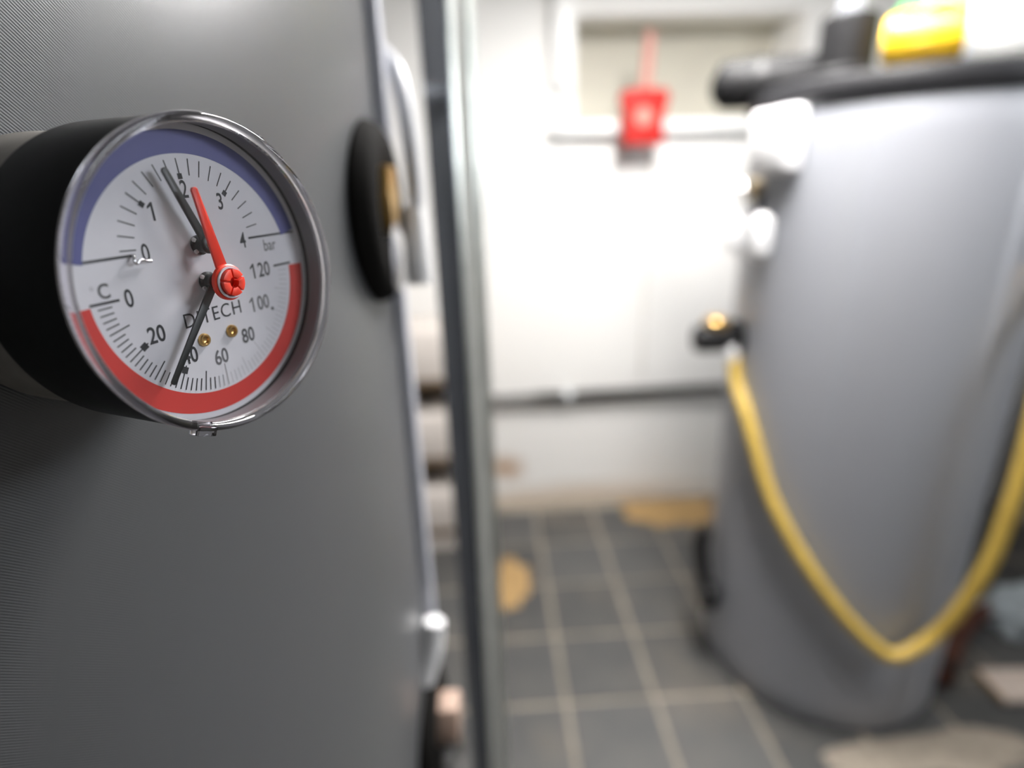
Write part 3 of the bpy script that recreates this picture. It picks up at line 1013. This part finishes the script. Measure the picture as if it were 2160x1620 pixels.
def hub(c, z, parent):
    x, y = c
    MB().lathe([(0, 0.0), (2.4, 0.0), (2.6, 0.3), (2.6, 0.9), (2.0, 1.2), (1.6, z - 0.5), (1.9, z - 0.3), (2.2, z), (2.2, z + 0.8), (1.8, z + 1.1), (0.9, z + 1.1), (0.8, z + 0.7), (0, z + 0.7)], 40, mmM(x, y, 0)).build('hub', needle_black, parent)
    MB().lathe([(0.0, z + 0.72), (0.55, z + 0.72), (0.5, z + 1.15), (0, z + 1.2)], 20, mmM(x, y, 0)).build('axle', brass, parent)
    for s in (-1, 1):
        MB().lathe([(0.0, 0.80), (0.70, 0.80), (0.55, 1.2), (0.0, 1.35)], 20, mmM(x - 1.75, y + s * 1.45, 0)).build('bright_notch', white_plastic, parent)


nb = needle('pressure_needle', PB, (-7.75, 26.7), 3.0, 2.5, 1.75, 1.0, needle_black, gauge)
hub(PB, 3.0, nb)
nt_ = needle('temperature_needle', PT, (-19.1, -25.0), 2.7, 2.5, 1.35, 1.0, needle_black, gauge)
hub(PT, 2.7, nt_)

MB().lathe([(39.45, 1.5), (38.75, 1.5), (38.6, 2.0), (38.6, 6.2), (38.9, 6.5), (39.45, 6.5)], 160, CEN, closed=True).build('liner_ring', mat('grey liner', (0.20, 0.195, 0.205), 0.3), gauge)
# clear cover: flat window inside a moulded rim
MB().lathe([(0, 7.6), (38.35, 7.6)], 96, CEN).build('window_pane', clear_pane, gauge)
MB().lathe([(38.9, 6.55), (40.45, 6.55), (40.75, 6.9), (40.8, 8.2), (40.5, 9.0), (39.9, 9.3), (39.3, 9.1), (38.9, 8.6), (38.5, 8.1), (38.3, 7.8), (38.3, 7.3), (38.5, 6.9)], 192, CEN, closed=True).build('clear_rim', clear_rim, gauge, 50)
# moulded tab low on the rim
ta = R_(-114.5)
MB().box((Vector((40.9 * math.cos(ta), 40.9 * math.sin(ta) + CY, 6.9)) * MM), (2.4 * MM, 5.6 * MM, 3.6 * MM), 0.0003, Matrix.Rotation(ta, 3, 'Z')).build('rim_tab', clear_rim, gauge)
# chewed burr on the upper right of the rim
for k in range(26):
    an = R_(46 + k * 1.0 + random.uniform(-0.4, 0.4))
    MB().box(Vector((40.75 * math.cos(an), 40.75 * math.sin(an) + CY, 8.0 + random.uniform(-0.4, 0.5))) * MM, Vector((random.uniform(0.3, 0.9), random.uniform(0.4, 0.8), random.uniform(0.3, 0.8))) * MM, 0.0001,
             Matrix.Rotation(random.uniform(0, 3), 3, 'Z'), 1).build('rim_burr', clear_rim, gauge)

# red set pointer on its knob
sp_ = needle('set_pointer', (0, -2.0), (-4.0, 22.1), 7.0, 3.7, 1.75, 0.0, knob_red, gauge, 0.6)
MB().lathe([(0, 6.9), (4.3, 6.9), (4.75, 7.3), (4.75, 8.3), (4.4, 8.6), (3.9, 8.6), (3.9, 8.2), (0, 8.2)], 56, mmM(0, -2.05, 0)).build('knob_flange', knob_red, sp_)
MB().lathe([(3.55, 8.2), (3.9, 8.2), (4.25, 8.75), (4.2, 9.1), (3.7, 9.1), (3.55, 8.8)], 48, mmM(0, -2.05, 0), closed=True).build('clear_boss', mat('pale boss plastic', (0.62, 0.62, 0.68), 0.15), sp_)
core = MB().lathe([(0, 8.1), (3.45, 8.1), (3.45, 8.7), (1.35, 8.7), (1.35, 8.2), (0, 8.2)], 40, mmM(0, -2.05, 0)).build('knob', knob_red, sp_)
for k in range(5):
    a_ = R_(20 + 72 * k)
    pts = []
    gap = R_(5)
    for i in range(9):
        t_ = a_ + gap + (R_(72) - 2 * gap) * i / 8
        pts.append((3.5 * math.cos(t_), 3.5 * math.sin(t_)))
    for i in range(8, -1, -1):
        t_ = a_ + gap * 1.8 + (R_(72) - 3.6 * gap) * i / 8
        pts.append((1.45 * math.cos(t_), 1.45 * math.sin(t_)))
    MB().prism(pts, 8.6, 10.1, mmM(0, -2.05, 0), 0.00022).build('knob_jaw', knob_red, core)
